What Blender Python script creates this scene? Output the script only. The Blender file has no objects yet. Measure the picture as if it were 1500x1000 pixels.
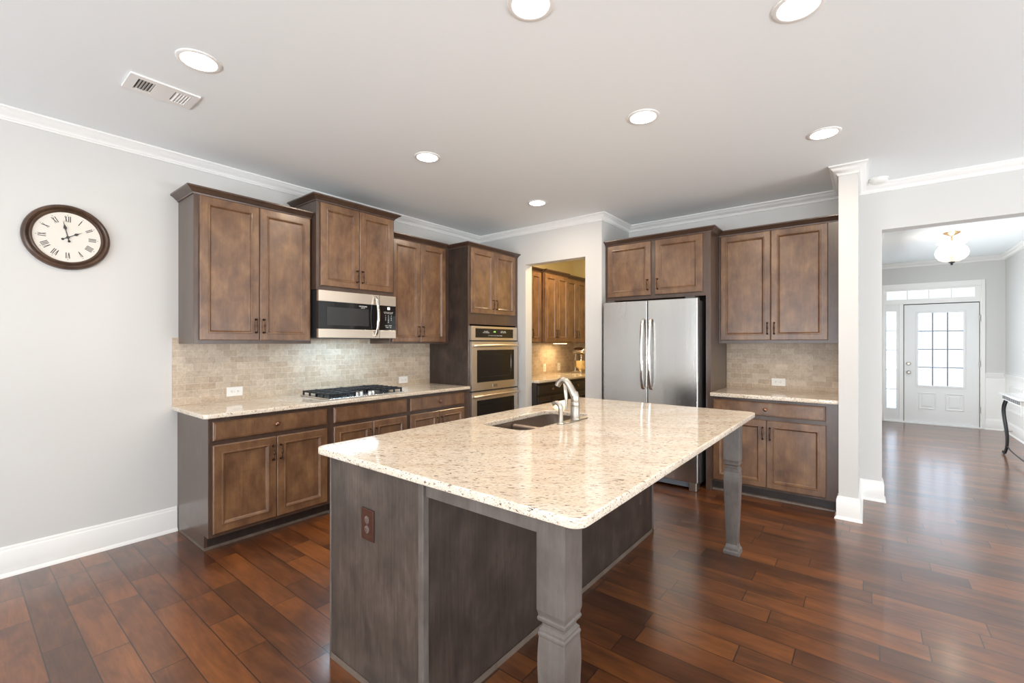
import bpy, bmesh, math, random
from mathutils import Vector, Matrix
random.seed(7)
PI = math.pi
SC = bpy.context.scene
COL = SC.collection

# ---------------------------------------------------------------- camera, world, exposure, daylight, added fill lamps
cam = bpy.data.cameras.new('camera'); co = bpy.data.objects.new('camera', cam); COL.objects.link(co)
cam.sensor_width = 36; cam.lens = 657.11*36/1500; cam.shift_y = 2.5/1500; cam.clip_start = .02
co.location = (0, 0, 1.39); co.rotation_euler = (PI/2, 0, 0.670076)
SC.camera = co
w = bpy.data.worlds.new('daylight'); SC.world = w; w.use_nodes = True
bg = w.node_tree.nodes['Background']; bg.inputs[0].default_value = (.86, .93, 1, 1); bg.inputs[1].default_value = 1.15
SC.view_settings.view_transform = 'Standard'; SC.view_settings.look = 'None'
SC.view_settings.exposure = -0.08; SC.view_settings.gamma = 1; SC.view_settings.use_curve_mapping = False
try:
    cy = SC.cycles
    cy.use_denoising = True; cy.max_bounces = 10; cy.diffuse_bounces = 6; cy.glossy_bounces = 4
    cy.transmission_bounces = 6; cy.transparent_max_bounces = 8
    cy.caustics_reflective = False; cy.caustics_refractive = False; cy.sample_clamp_indirect = 6
except Exception: pass
def area(name, loc, rot, sx, sy, power, color=(1, 1, 1), parent=None, shape='RECTANGLE', spread=PI):
    l = bpy.data.lights.new(name, 'AREA'); l.shape = shape; l.size = sx; l.size_y = sy
    l.energy = power; l.color = color; l.spread = spread
    o = bpy.data.objects.new(name, l); o.location = loc; o.rotation_euler = rot; COL.objects.link(o)
    if parent: o.parent = parent
    return o
REAR_WIN = [(-1.8, 1.9), (.6, 1.9), (3.0, 1.9)]          # centre x, width
SIDE_WIN = [(-2.0, 2.0), (.7, 2.0), (3.4, 2.0)]                      # centre y, width; last window added to light the far end
for cx_, wd in REAR_WIN:
    area('rear_window_daylight', (cx_, -3.78, 1.5), (-PI/2, 0, PI), wd, 2.2, 42, (.84, .92, 1))
    area('rear_ceiling_fill', (cx_, -3.85, .55), (-PI*.80, 0, PI), wd, 1.0, 100 if cx_ < 0 else 150, (.94, .97, 1))   # added fill lamp aimed up to brighten the ceiling
for cy_, wd in SIDE_WIN:
    area('side_window_daylight', (4.88, cy_, 1.5), (PI/2, 0, PI/2), wd, 2.2, 14, (.88, .94, 1))  # lamp of the last window serves an added opening
    area('side_ceiling_fill', (4.95, cy_, .55), (PI*.80, 0, PI/2), wd, 1.0, 175 if cy_ > 3 else 75, (.94, .97, 1))  # added upward fill for the ceiling, strongest at the far end
area('front_door_daylight', (.85, 11.1, 1.5), (-PI/2, 0, 0), 1.5, 2.4, 38, (.88, .94, 1))
area('foyer_fill_light', (-.10, 7.9, 1.35), (PI/2-.3, 0, -PI/2), 2.4, 1.7, 75, (.90, .95, 1))  # added fill in an unseen opening, brightens foyer walls and floor

# ---------------------------------------------------------------- materials
def new_mat(name):
    m = bpy.data.materials.new(name); m.use_nodes = True
    return m, m.node_tree, m.node_tree.nodes['Principled BSDF']
def simple(name, col, rough=.5, metal=0, spec=.5, coat=0):
    m, nt, b = new_mat(name)
    b.inputs['Base Color'].default_value = (*col, 1); b.inputs['Roughness'].default_value = rough
    b.inputs['Metallic'].default_value = metal; b.inputs['Specular IOR Level'].default_value = spec
    b.inputs['Coat Weight'].default_value = coat; b.inputs['Coat Roughness'].default_value = .08
    # faint fine unevenness keeps every surface procedural
    n = nt.nodes.new('ShaderNodeTexNoise'); n.inputs['Scale'].default_value = 60
    g = nt.nodes.new('ShaderNodeNewGeometry'); nt.links.new(g.outputs['Position'], n.inputs['Vector'])
    bp = nt.nodes.new('ShaderNodeBump'); bp.inputs['Strength'].default_value = .02; bp.inputs['Distance'].default_value = .002
    nt.links.new(n.outputs['Fac'], bp.inputs['Height']); nt.links.new(bp.outputs[0], b.inputs['Normal'])
    return m
def emis(name, col, s):
    m, nt, b = new_mat(name)
    b.inputs['Base Color'].default_value = (*col, 1)
    b.inputs['Emission Color'].default_value = (*col, 1); b.inputs['Emission Strength'].default_value = s
    return m
class NT:
    def __init__(s, nt): s.nt = nt
    def n(s, t, **kw):
        x = s.nt.nodes.new('ShaderNode'+t)
        for k, v in kw.items(): setattr(x, k, v)
        return x
    def l(s, a, b): s.nt.links.new(a, b)
    def math(s, op, a, b=None, c=None):
        x = s.n('Math', operation=op)
        for i, v in enumerate((a, b, c)):
            if v is None: continue
            if isinstance(v, (int, float)): x.inputs[i].default_value = v
            else: s.l(v, x.inputs[i])
        return x.outputs[0]
    def mix(s, f, a, b, mode='MIX'):
        x = s.n('Mix', data_type='RGBA', blend_type=mode)
        for i, v in ((0, f), (6, a), (7, b)):
            if isinstance(v, (int, float)): x.inputs[i].default_value = v
            elif isinstance(v, tuple): x.inputs[i].default_value = (*v, 1)
            else: s.l(v, x.inputs[i])
        return x.outputs[2]
    def ramp(s, f, stops, interp='LINEAR'):
        x = s.n('ValToRGB'); cr = x.color_ramp; cr.interpolation = interp
        while len(cr.elements) < len(stops): cr.elements.new(.5)
        for e, (p, c) in zip(cr.elements, stops):
            e.position = p; e.color = (*c, 1) if isinstance(c, tuple) else (c, c, c, 1)
        s.l(f, x.inputs[0]); return x.outputs[0]
    def map(s, vec, scale=(1, 1, 1), loc=(0, 0, 0)):
        x = s.n('Mapping'); x.inputs['Scale'].default_value = scale; x.inputs['Location'].default_value = loc
        s.l(vec, x.inputs[0]); return x.outputs[0]
    def noise(s, vec, sc, det=3, rough=.5, dist=0):
        x = s.n('TexNoise'); x.inputs['Scale'].default_value = sc; x.inputs['Detail'].default_value = det
        x.inputs['Roughness'].default_value = rough; x.inputs['Distortion'].default_value = dist
        s.l(vec, x.inputs['Vector']); return x.outputs['Fac']
    def bump(s, h, st, d, tgt):
        x = s.n('Bump'); x.inputs['Strength'].default_value = st; x.inputs['Distance'].default_value = d
        s.l(h, x.inputs['Height']); s.l(x.outputs[0], tgt)

def wood(name, dark, mid, light, rough=.34, streak=.4, spec=.5, coat=0):
    m, nt, b = new_mat(name); N = NT(nt)
    g = N.n('NewGeometry').outputs['Position']; oi = N.n('ObjectInfo').outputs['Random']
    va = N.n('VectorMath', operation='ADD'); N.l(g, va.inputs[0])
    cx3 = N.n('CombineXYZ'); N.l(N.math('MULTIPLY', oi, 37.0), cx3.inputs[0]); N.l(N.math('MULTIPLY', oi, 11.0), cx3.inputs[2])
    N.l(cx3.outputs[0], va.inputs[1]); v = va.outputs[0]
    blot = N.noise(N.map(v, (1, 1, .6)), 9, 5, .62, .25)
    grain = N.noise(N.map(v, (1, 1, .06)), 95, 3, .6)
    c = N.ramp(blot, [(.28, dark), (.5, mid), (.74, light)])
    gr = N.ramp(grain, [(.3, .62), (.7, 1.22)])
    c2 = N.mix(streak, c, gr, 'MULTIPLY')
    N.l(c2, b.inputs['Base Color'])
    N.l(N.math('MULTIPLY_ADD', blot, .05, max(rough, .282)), b.inputs['Roughness'])
    b.inputs['Specular IOR Level'].default_value = spec
    b.inputs['Coat Weight'].default_value = coat; b.inputs['Coat Roughness'].default_value = .2
    N.bump(grain, .06, .001, b.inputs['Normal'])
    return m
M = {}
M['wood'] = wood('stained_maple', (.092, .045, .025), (.165, .085, .043), (.25, .138, .065), rough=.25, coat=.35)
M['wood_frame'] = wood('stained_maple_shaded_frame', (.058, .034, .024), (.078, .045, .031), (.100, .060, .040), rough=.26, coat=.35)  # darker than the doors: partly own stain, partly shade put into the colour
M['wood_panel'] = wood('stained_maple_panel', (.024, .015, .012), (.044, .029, .022), (.075, .052, .040), rough=.42, streak=.75)
M['wood_leg'] = wood('grey_brown_leg', (.085, .070, .060), (.125, .105, .092), (.17, .146, .13), rough=.36, streak=.3)
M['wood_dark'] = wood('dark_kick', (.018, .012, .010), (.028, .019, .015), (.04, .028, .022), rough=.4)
M['shoe'] = wood('shoe_mould', (.10, .075, .06), (.14, .108, .085), (.19, .15, .12), rough=.3, streak=.2)
M['wall'] = simple('wall_paint', (.645, .64, .62), .7, spec=.25)
M['wall_cool'] = simple('wall_paint_shared', (.645, .64, .62), .7, spec=.25)
M['yellow'] = simple('pantry_paint', (.80, .70, .42), .7, spec=.25)
M['ceil'] = simple('ceiling_paint', (.88, .92, .93), .8, spec=.2)
M['trim'] = simple('white_trim', (.86, .855, .83), .32, spec=.5)
M['white_plastic'] = simple('white_plastic', (.85, .84, .80), .35)
M['door_paint'] = simple('door_paint', (.80, .81, .80), .35)
M['bronze'] = simple('oil_rubbed_bronze', (.075, .04, .028), .32, metal=.9)
M['copper_knob'] = simple('knob_bronze', (.30, .16, .10), .28, metal=.9)
M['black'] = simple('black_gloss', (.008, .008, .009), .06, spec=.6)
M['black_matte'] = simple('black_matte', (.012, .012, .013), .5)
M['iron'] = simple('cast_iron', (.02, .024, .03), .42, metal=.3)
M['chrome'] = simple('chrome', (.85, .85, .84), .10, metal=1)
M['nickel'] = simple('brushed_nickel', (.46, .425, .375), .34, metal=1)
M['grey_plastic'] = simple('grey_plastic', (.22, .25, .28), .4)
M['dark_grey'] = simple('dark_grey', (.06, .06, .06), .45)
M['sink'] = simple('bronze_steel_sink', (.33, .26, .21), .30, metal=.8)
M['brown_plate'] = simple('brown_plate', (.055, .018, .010), .3)
M['brown_socket'] = simple('brown_socket', (.13, .09, .075), .3)
M['clock_face'] = simple('clock_face', (.74, .705, .63), .25)
M['clock_frame'] = wood('clock_frame', (.045, .024, .014), (.075, .042, .026), (.12, .07, .042), rough=.3, streak=.2)
M['ink'] = simple('ink', (.03, .03, .03), .5)
M['brass'] = simple('antique_brass', (.55, .38, .22), .3, metal=1)
M['lens'] = emis('downlight_lens', (1, .97, .93), 9)
M['bulb'] = emis('bulb', (1, .80, .55), 9)
M['warm_strip'] = emis('warm_strip', (1, .78, .45), 14)
M['display'] = emis('display', (.85, 1, .9), 1.4)
M['green_led'] = emis('green_led', (.45, .9, .12), 2.0)
M['label_white'] = simple('label_white', (.75, .75, .72), .5)
M['gasket'] = simple('gasket', (.03, .03, .032), .6)
M['tabletop'] = simple('table_top_stone', (.85, .85, .86), .08, coat=.5)

def steel(name, col, axis, rough=.27):
    m, nt, b = new_mat(name); N = NT(nt)
    g = N.n('NewGeometry').outputs['Position']
    sc = {'x': (.02, 1, 1), 'y': (1, .02, 1), 'z': (1, 1, .02)}[axis]
    n = N.noise(N.map(g, sc), 420, 2, .5); lo = N.noise(N.map(g, tuple(max(k, .12) for k in sc)), 3.2, 2)
    b.inputs['Metallic'].default_value = 1
    N.l(N.mix(N.math('MULTIPLY', n, .25), (*col,), tuple(k*.8 for k in col)), b.inputs['Base Color'])
    N.l(N.math('MULTIPLY_ADD', lo, .16, rough-.08), b.inputs['Roughness'])
    wav = N.noise(N.map(g, sc), 7, 2, .5)
    N.bump(N.math('ADD', N.math('MULTIPLY', n, .12), wav), .35, .0045, b.inputs['Normal'])
    return m
M['steel_v'] = steel('fridge_steel', (.60, .59, .57), 'z', .24)
M['steel_h'] = steel('oven_steel', (.82, .73, .62), 'y', .30)
M['steel_top'] = steel('cooktop_steel', (.74, .74, .74), 'y', .22)

def granite():
    m, nt, b = new_mat('granite'); N = NT(nt)
    g = N.n('NewGeometry').outputs['Position']
    r = N.n('Mapping'); r.inputs['Rotation'].default_value = (0, 0, -.62); N.l(g, r.inputs[0])
    v = N.map(r.outputs[0], (.30, 1, 1))
    base = N.noise(v, 9, 4, .6); c = N.ramp(base, [(.3, (.68, .57, .44)), (.5, (.77, .68, .56)), (.75, (.82, .77, .67))])
    f1 = N.noise(v, 190, 4, .65, .3)
    c = N.mix(N.ramp(f1, [(.36, .8), (.48, 0.0)]), c, (.50, .37, .26))
    f4 = N.noise(v, 100, 3, .6)
    c = N.mix(N.ramp(f4, [(.60, 0.0), (.68, .45)]), c, (.80, .77, .70))
    f2 = N.noise(v, 115, 3, .6, .5)
    c = N.mix(N.ramp(f2, [(.35, .9), (.405, 0.0)]), c, (.17, .105, .075))
    f3 = N.noise(v, 150, 2, .5, .2)
    c = N.mix(N.ramp(f3, [(.30, .9), (.34, 0.0)]), c, (.035, .028, .03))
    N.l(c, b.inputs['Base Color'])
    b.inputs['Roughness'].default_value = .085; b.inputs['Specular IOR Level'].default_value = .6
    return m
M['granite'] = granite()

def tile(name, axis, tint=1.0):
    m, nt, b = new_mat(name); N = NT(nt)
    g = N.n('NewGeometry').outputs['Position']; s = N.n('SeparateXYZ'); N.l(g, s.inputs[0])
    cb = N.n('CombineXYZ'); N.l(s.outputs[axis], cb.inputs[0]); N.l(N.math('ADD', s.outputs[2], .0245), cb.inputs[1])
    br = N.n('TexBrick'); N.l(cb.outputs[0], br.inputs['Vector'])
    br.inputs['Scale'].default_value = 1; br.inputs['Brick Width'].default_value = .1015; br.inputs['Row Height'].default_value = .0503
    br.inputs['Mortar Size'].default_value = .0016; br.inputs['Mortar Smooth'].default_value = .3; br.inputs['Bias'].default_value = 0
    br.inputs['Color1'].default_value = (.47, .37, .275, 1); br.inputs['Color2'].default_value = (.60, .51, .41, 1)
    br.inputs['Mortar'].default_value = (.66, .59, .49, 1)
    no = N.noise(g, 38, 5, .7, .8); no2 = N.noise(g, 9, 3, .5)
    c = N.mix(.75, br.outputs['Color'], N.ramp(no, [(.25, (.66, .62, .57)), (.5, (.98, .97, .95)), (.75, (1.2, 1.2, 1.18))]), 'MULTIPLY')
    c = N.mix(.5, c, N.ramp(no2, [(.3, (.85, .84, .83)), (.7, (1.12, 1.1, 1.06))]), 'MULTIPLY')
    N.l(c, b.inputs['Base Color']); b.inputs['Roughness'].default_value = .42
    h = N.math('ADD', N.math('MULTIPLY', br.outputs['Fac'], -1.0), N.math('MULTIPLY', no, .35))
    N.bump(h, .5, .002, b.inputs['Normal'])
    return m
M['tile_y'] = tile('travertine_tile_side', 1); M['tile_x'] = tile('travertine_tile_back', 0)

def floor_mat():
    m, nt, b = new_mat('hardwood'); N = NT(nt)
    g = N.n('NewGeometry').outputs['Position']; s = N.n('SeparateXYZ'); N.l(g, s.inputs[0])
    X, Y = s.outputs[0], s.outputs[1]
    v = N.math('DIVIDE', N.math('ADD', Y, 8.011), .1335)
    row = N.math('FLOOR', v); fv = N.math('FRACT', v)
    wn = N.n('TexWhiteNoise', noise_dimensions='1D'); N.l(row, wn.inputs['W'])
    rr = wn.outputs['Value']
    ln = N.math('MULTIPLY_ADD', rr, .7, 1.1)
    wn2 = N.n('TexWhiteNoise', noise_dimensions='1D'); N.l(N.math('ADD', row, 71.3), wn2.inputs['W'])
    u = N.math('ADD', N.math('DIVIDE', N.math('ADD', X, 10.0), ln), N.math('MULTIPLY', wn2.outputs['Value'], 7.0))
    # alternate long and short boards inside a row
    iu = N.math('FLOOR', u); fu = N.math('FRACT', u)
    wn3 = N.n('TexWhiteNoise', noise_dimensions='2D'); c2 = N.n('CombineXYZ'); N.l(row, c2.inputs[0]); N.l(iu, c2.inputs[1]); N.l(c2.outputs[0], wn3.inputs['Vector'])
    split = N.math('MULTIPLY_ADD', wn3.outputs['Value'], .5, .25)
    sec = N.math('GREATER_THAN', fu, split)
    wn4 = N.n('TexWhiteNoise', noise_dimensions='3D'); c3 = N.n('CombineXYZ'); N.l(row, c3.inputs[0]); N.l(iu, c3.inputs[1]); N.l(sec, c3.inputs[2]); N.l(c3.outputs[0], wn4.inputs['Vector'])
    rnd = wn4.outputs['Value']
    off = N.n('VectorMath', operation='SCALE'); N.l(wn4.outputs['Color'], off.inputs[0]); off.inputs['Scale'].default_value = 9
    ad = N.n('VectorMath', operation='ADD'); N.l(g, ad.inputs[0]); N.l(off.outputs[0], ad.inputs[1])
    gv = ad.outputs[0]
    blot = N.noise(N.map(gv, (.35, 1.2, 1)), 6.0, 4, .6, .6)
    grain = N.noise(N.map(gv, (.06, 1, 1)), 120, 3, .6, .6)
    wv = N.noise(N.map(gv, (.18, 1, 1)), 22, 4, .6, 1.0)
    t = N.math('ADD', N.math('MULTIPLY', rnd, .30), N.math('ADD', N.math('MULTIPLY', blot, .85), -.09))
    c = N.ramp(t, [(.16, (.042, .015, .008)), (.42, (.105, .036, .014)), (.64, (.205, .068, .019)), (.90, (.30, .108, .028))])
    c = N.mix(.38, c, N.ramp(grain, [(.3, .6), (.7, 1.25)]), 'MULTIPLY')
    c = N.mix(.6, c, N.ramp(wv, [(.3, .6), (.5, 1.0), (.7, 1.25)]), 'MULTIPLY')
    # seams
    e1 = N.math('MULTIPLY', N.math('MINIMUM', fv, N.math('SUBTRACT', 1.0, fv)), .1335)
    e2 = N.math('MULTIPLY', N.math('MINIMUM', fu, N.math('SUBTRACT', 1.0, fu)), ln)
    e3 = N.math('MULTIPLY', N.math('ABSOLUTE', N.math('SUBTRACT', fu, split)), ln)
    e = N.math('MINIMUM', e1, N.math('MINIMUM', e2, e3))
    seam = N.ramp(N.math('DIVIDE', e, .0032), [(.25, 0.0), (1.0, 1.0)])
    c = N.mix(seam, (.012, .006, .004), c)
    N.l(c, b.inputs['Base Color'])
    N.l(N.math('MULTIPLY_ADD', blot, .04, .282), b.inputs['Roughness'])
    b.inputs['Specular IOR Level'].default_value = .6; b.inputs['Coat Weight'].default_value = .55; b.inputs['Coat Roughness'].default_value = .15
    hand = N.noise(N.map(gv, (.4, 2.0, 1)), 4, 0, .4)
    h = N.math('ADD', N.math('MULTIPLY', seam, .5), N.math('ADD', N.math('MULTIPLY', hand, .55), N.math('MULTIPLY', grain, .02)))
    N.bump(h, .16, .0024, b.inputs['Normal'])
    return m
M['floor'] = floor_mat()

def pane_mat(name, transp, lattice=True, tint=(.9, .95, 1)):
    m, nt, b = new_mat(name); N = NT(nt)
    out = nt.nodes['Material Output']; nt.nodes.remove(b)
    tr = N.n('BsdfTransparent'); tr.inputs[0].default_value = (*tint, 1)
    tl = N.n('BsdfTranslucent'); gl = N.n('BsdfGlossy'); gl.inputs['Roughness'].default_value = .1
    tl.inputs[0].default_value = (*tint, 1)
    if lattice:
        g = N.n('NewGeometry').outputs['Position']; s = N.n('SeparateXYZ'); N.l(g, s.inputs[0])
        a = N.math('MULTIPLY', s.outputs[0], 12.0); c = N.math('MULTIPLY', s.outputs[2], 8.0)
        d1 = N.math('ABSOLUTE', N.math('SUBTRACT', N.math('FRACT', N.math('ADD', a, c)), .5))
        d2 = N.math('ABSOLUTE', N.math('SUBTRACT', N.math('FRACT', N.math('SUBTRACT', a, c)), .5))
        f = N.math('LESS_THAN', N.math('MINIMUM', d1, d2), .045)
        N.l(N.mix(f, tint, (.62, .67, .72)), tl.inputs[0]); N.l(N.mix(f, tint, (.62, .67, .72)), tr.inputs[0])
    m1 = N.n('MixShader'); m1.inputs[0].default_value = 1-transp; N.l(tr.outputs[0], m1.inputs[1]); N.l(tl.outputs[0], m1.inputs[2])
    m2 = N.n('MixShader'); m2.inputs[0].default_value = .06; N.l(m1.outputs[0], m2.inputs[1]); N.l(gl.outputs[0], m2.inputs[2])
    N.l(m2.outputs[0], out.inputs['Surface'])
    return m
M['came'] = simple('grey_came', (.30, .32, .37), .5)
M['frosted'] = pane_mat('leaded_privacy_glass', .45)
M['clear'] = pane_mat('window_glass', .93, False, (.97, .99, 1))
M['lamp_glass'] = pane_mat('ribbed_lamp_glass', .62, False, (1, .97, .93))

# ---------------------------------------------------------------- geometry helpers
def BM(): return bmesh.new()
def box(bm, x0, x1, y0, y1, z0, z1):
    vs = [bm.verts.new(p) for p in ((x0, y0, z0), (x1, y0, z0), (x1, y1, z0), (x0, y1, z0), (x0, y0, z1), (x1, y0, z1), (x1, y1, z1), (x0, y1, z1))]
    for f in ((0, 3, 2, 1), (4, 5, 6, 7), (0, 1, 5, 4), (1, 2, 6, 5), (2, 3, 7, 6), (3, 0, 4, 7)):
        bm.faces.new([vs[i] for i in f])
    return bm
def B(*a):
    bm = BM()
    for q in ([a] if isinstance(a[0], (int, float)) else a): box(bm, *q)
    return bm
def link(o, parent):
    COL.objects.link(o)
    if parent is not None: o.parent = parent
    return o
def obj(name, bm, mat, parent=None, bev=0, seg=2, smooth=None, loc=None, rot=None):
    if isinstance(bm, bmesh.types.BMesh):
        me = bpy.data.meshes.new(name); bmesh.ops.recalc_face_normals(bm, faces=bm.faces); bm.to_mesh(me); bm.free()
    else: me = bm
    if smooth is not None:
        for p in me.polygons: p.use_smooth = True
        me.set_sharp_from_angle(angle=math.radians(smooth))
    if not me.materials: me.materials.append(M[mat] if isinstance(mat, str) else mat)
    o = link(bpy.data.objects.new(name, me), parent)
    if loc: o.location = loc
    if rot: o.rotation_euler = rot
    if bev:
        md = o.modifiers.new('bevel', 'BEVEL'); md.width = bev; md.segments = seg; md.limit_method = 'ANGLE'; md.angle_limit = math.radians(40)
    return o
def tag(o, label, cat, group=None):
    o['label'] = label; o['category'] = cat
    if group: o['group'] = group
    return o
def thing(name, label, cat, loc=(0, 0, 0), rot=0, group=None):
    o = bpy.data.objects.new(name, None); COL.objects.link(o); o.empty_display_size = .1
    o.location = loc; o.rotation_euler = (0, 0, rot)
    return tag(o, label, cat, group)
def struct(name, bm, mat, parent=None, **k):
    o = obj(name, bm, mat, parent, **k)
    if parent is None: o['kind'] = 'structure'
    return o
def rings(w, h, rs, x0=0, z0=0):
    """nested rectangles (inset, y) from the outside in, last one filled; faces -Y"""
    bm = BM(); prev = None
    for ins, y in rs:
        c = [(ins, ins), (w-ins, ins), (w-ins, h-ins), (ins, h-ins)]
        cur = [bm.verts.new((x0+a, y, z0+b)) for a, b in c]
        if prev:
            for i in range(4):
                j = (i+1) % 4; bm.faces.new((prev[i], prev[j], cur[j], cur[i]))
        else: bm.faces.new(cur)
        prev = cur
    bm.faces.new(prev)
    return bm
def lathe(bm, prof, axis='z', c=(0, 0, 0), n=24, caps=True, sx=1, sy=1):
    """prof = [(r, h)] revolved about an axis through c"""
    def P(r, h, a):
        u, v = r*math.cos(a)*sx, r*math.sin(a)*sy
        p = {'z': (u, v, h), 'y': (u, h, v), 'x': (h, u, v)}[axis]
        return (p[0]+c[0], p[1]+c[1], p[2]+c[2])
    prev = None
    for r, h in prof:
        cur = [bm.verts.new(P(max(r, 1e-5), h, 2*PI*i/n)) for i in range(n)]
        if prev:
            for i in range(n): bm.faces.new((prev[i], prev[(i+1) % n], cur[(i+1) % n], cur[i]))
        elif caps: bm.faces.new(cur)
        prev = cur
    if caps: bm.faces.new(prev)
    return bm
def tube(bm, pts, rad, n=10, flat=1.0, up=Vector((0, 0, 1))):
    pts = [Vector(p) for p in pts]
    if isinstance(rad, (int, float)): rad = [rad]*len(pts)
    prev = None; nrm = None
    for i, p in enumerate(pts):
        t = (pts[min(i+1, len(pts)-1)]-pts[max(i-1, 0)]).normalized()
        if nrm is None:
            nrm = t.cross(up)
            if nrm.length < 1e-3: nrm = t.cross(Vector((1, 0, 0)))
        nrm = (nrm - t*nrm.dot(t)).normalized(); bi = t.cross(nrm)
        cur = [bm.verts.new(p+nrm*(rad[i]*math.cos(2*PI*k/n))+bi*(rad[i]*flat*math.sin(2*PI*k/n))) for k in range(n)]
        if prev:
            for k in range(n): bm.faces.new((prev[k], prev[(k+1) % n], cur[(k+1) % n], cur[k]))
        else: bm.faces.new(cur)
        prev = cur
    bm.faces.new(prev)
    return bm
def spline(pts, n=6):
    pts = [Vector(p) for p in pts]; out = []
    for i in range(len(pts)-1):
        p0 = pts[max(i-1, 0)]; p1 = pts[i]; p2 = pts[i+1]; p3 = pts[min(i+2, len(pts)-1)]
        for k in range(n):
            t = k/n
            out.append(.5*((2*p1)+(p2-p0)*t+(2*p0-5*p1+4*p2-p3)*t*t+(3*p1-p0-3*p2+p3)*t**3))
    return out+[pts[-1]]
def sweep(bm, path, prof, side=1, closed=False):
    """mitred moulding: path [(x,y)], prof [(out,z)]; out is to the right of travel when side=1"""
    P = [Vector((p[0], p[1])) for p in path]; n = len(P); offs = []
    for i in range(n):
        d1 = (P[i]-P[i-1]).normalized() if (i > 0 or closed) else None
        d2 = (P[(i+1) % n]-P[i]).normalized() if (i < n-1 or closed) else None
        if d1 is None: d1 = d2
        if d2 is None: d2 = d1
        n1 = Vector((d1.y, -d1.x))*side; n2 = Vector((d2.y, -d2.x))*side
        m = (n1+n2).normalized(); m = m/max(m.dot(n1), .2); offs.append(m)
    prev = None; first = None
    for i in range(n):
        cur = [bm.verts.new((P[i].x+offs[i].x*o, P[i].y+offs[i].y*o, z)) for o, z in prof]
        if prev:
            for k in range(len(prof)):
                j = (k+1) % len(prof); bm.faces.new((prev[k], prev[j], cur[j], cur[k]))
        else: first = cur
        prev = cur
    if closed:
        for k in range(len(prof)):
            j = (k+1) % len(prof); bm.faces.new((prev[k], prev[j], first[j], first[k]))
    else:
        bm.faces.new(first); bm.faces.new(prev)
    return bm
def rrect(x0, x1, y0, y1, r, n=6):
    out = []
    rr = r if isinstance(r, (tuple, list)) else (r,)*4
    for (cx, cy, a0, q) in ((x1-rr[0], y0+rr[0], -PI/2, rr[0]), (x1-rr[1], y1-rr[1], 0, rr[1]), (x0+rr[2], y1-rr[2], PI/2, rr[2]), (x0+rr[3], y0+rr[3], PI, rr[3])):
        for k in range(n+1):
            a = a0+PI/2*k/n; out.append((cx+q*math.cos(a), cy+q*math.sin(a)))
    return out
def slab(loops, z0, z1, ease=.004):
    """flat stone slab with holes, eased edges, as a mesh"""
    cu = bpy.data.curves.new('slab', 'CURVE'); cu.dimensions = '2D'; cu.fill_mode = 'BOTH'
    for lp in loops:
        sp = cu.splines.new('POLY'); sp.points.add(len(lp)-1)
        for i, p in enumerate(lp): sp.points[i].co = (p[0], p[1], 0, 1)
        sp.use_cyclic_u = True
    cu.extrude = (z1-z0)/2-ease; cu.bevel_depth = ease; cu.bevel_resolution = 2; cu.offset = -ease
    o = bpy.data.objects.new('tmp', cu); COL.objects.link(o)
    dg = bpy.context.evaluated_depsgraph_get(); me = bpy.data.meshes.new_from_object(o.evaluated_get(dg))
    bpy.data.objects.remove(o)
    me.transform(Matrix.Translation((0, 0, (z0+z1)/2)))
    me.materials.clear()
    return me
def text(name, s, size, mat, parent, loc, rot=(PI/2, 0, 0), depth=.0004, align='CENTER', space=1.0, line=1.0):
    cu = bpy.data.curves.new(name, 'FONT'); cu.body = s; cu.size = size; cu.extrude = depth; cu.align_x = align; cu.align_y = 'CENTER'
    cu.space_character = space; cu.space_line = line
    o = bpy.data.objects.new('tmp', cu); COL.objects.link(o)
    dg = bpy.context.evaluated_depsgraph_get(); me = bpy.data.meshes.new_from_object(o.evaluated_get(dg))
    bpy.data.objects.remove(o); me.materials.clear()
    return obj(name, me, mat, parent, loc=loc, rot=rot)

# ---------------------------------------------------------------- room shell
H = 2.79; XL = -4.03; YB = 5.10; YP = 4.40
struct('floor', B(XL-.12, 4.82, -3.72, 10.6, -.1, 0), 'floor')
struct('ceiling', B(XL-.12, 4.82, -3.72, 10.6, H, H+.1), 'ceil')
struct('wall_left', B(XL-.12, XL, -3.6, YP+.13, 0, H), 'wall')
struct('wall_pantry_front', B((XL, -3.275, YP, YP+.13, 0, H), (-3.275, -2.45, YP, YP+.13, 2.35, H), (-2.45, -2.25, YP, YP+.13, 0, H)), 'wall')
struct('wall_fridge_side', B(-2.37, -2.25, YP+.13, YB+.15, 0, H), 'wall')
struct('wall_back', B((-2.25, .10, YB, YB+.15, 0, H), (.10, 1.715, YB, YB+.15, 2.385, H), (1.715, 4.7, YB, YB+.15, 0, H)), 'wall')
struct('wall_column', B(-.18, -.057, 4.41, YB, 0, H), 'wall')
# pantry room
struct('wall_pantry_left', B(-3.94, -3.82, YP+.13, 6.45, 0, H), 'yellow')
struct('wall_pantry_back', B(-3.94, -2.25, 6.45, 6.57, 0, H), 'yellow')
struct('wall_pantry_right', B(-2.37, -2.25, YB+.15, 6.45, 0, H), 'yellow')
# foyer
struct('wall_foyer_left', B((-.02, .10, YB+.15, 6.7, 0, H), (-.02, .10, 9.1, 10.43, 0, H), (-.02, .10, 6.7, 9.1, 0, .4), (-.02, .10, 6.7, 9.1, 2.5, H)), 'wall')  # unseen opening cut to let the added foyer fill in
struct('wall_foyer_right', B(1.715, 1.835, YB+.15, 10.43, 0, H), 'wall')
DX0, DX1 = .505, 1.424
struct('wall_front', B((-.02, .215, 10.43, 10.57, 0, H), (.215, 1.476, 10.43, 10.57, 2.41, H), (1.476, 1.835, 10.43, 10.57, 0, H)), 'wall')
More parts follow.
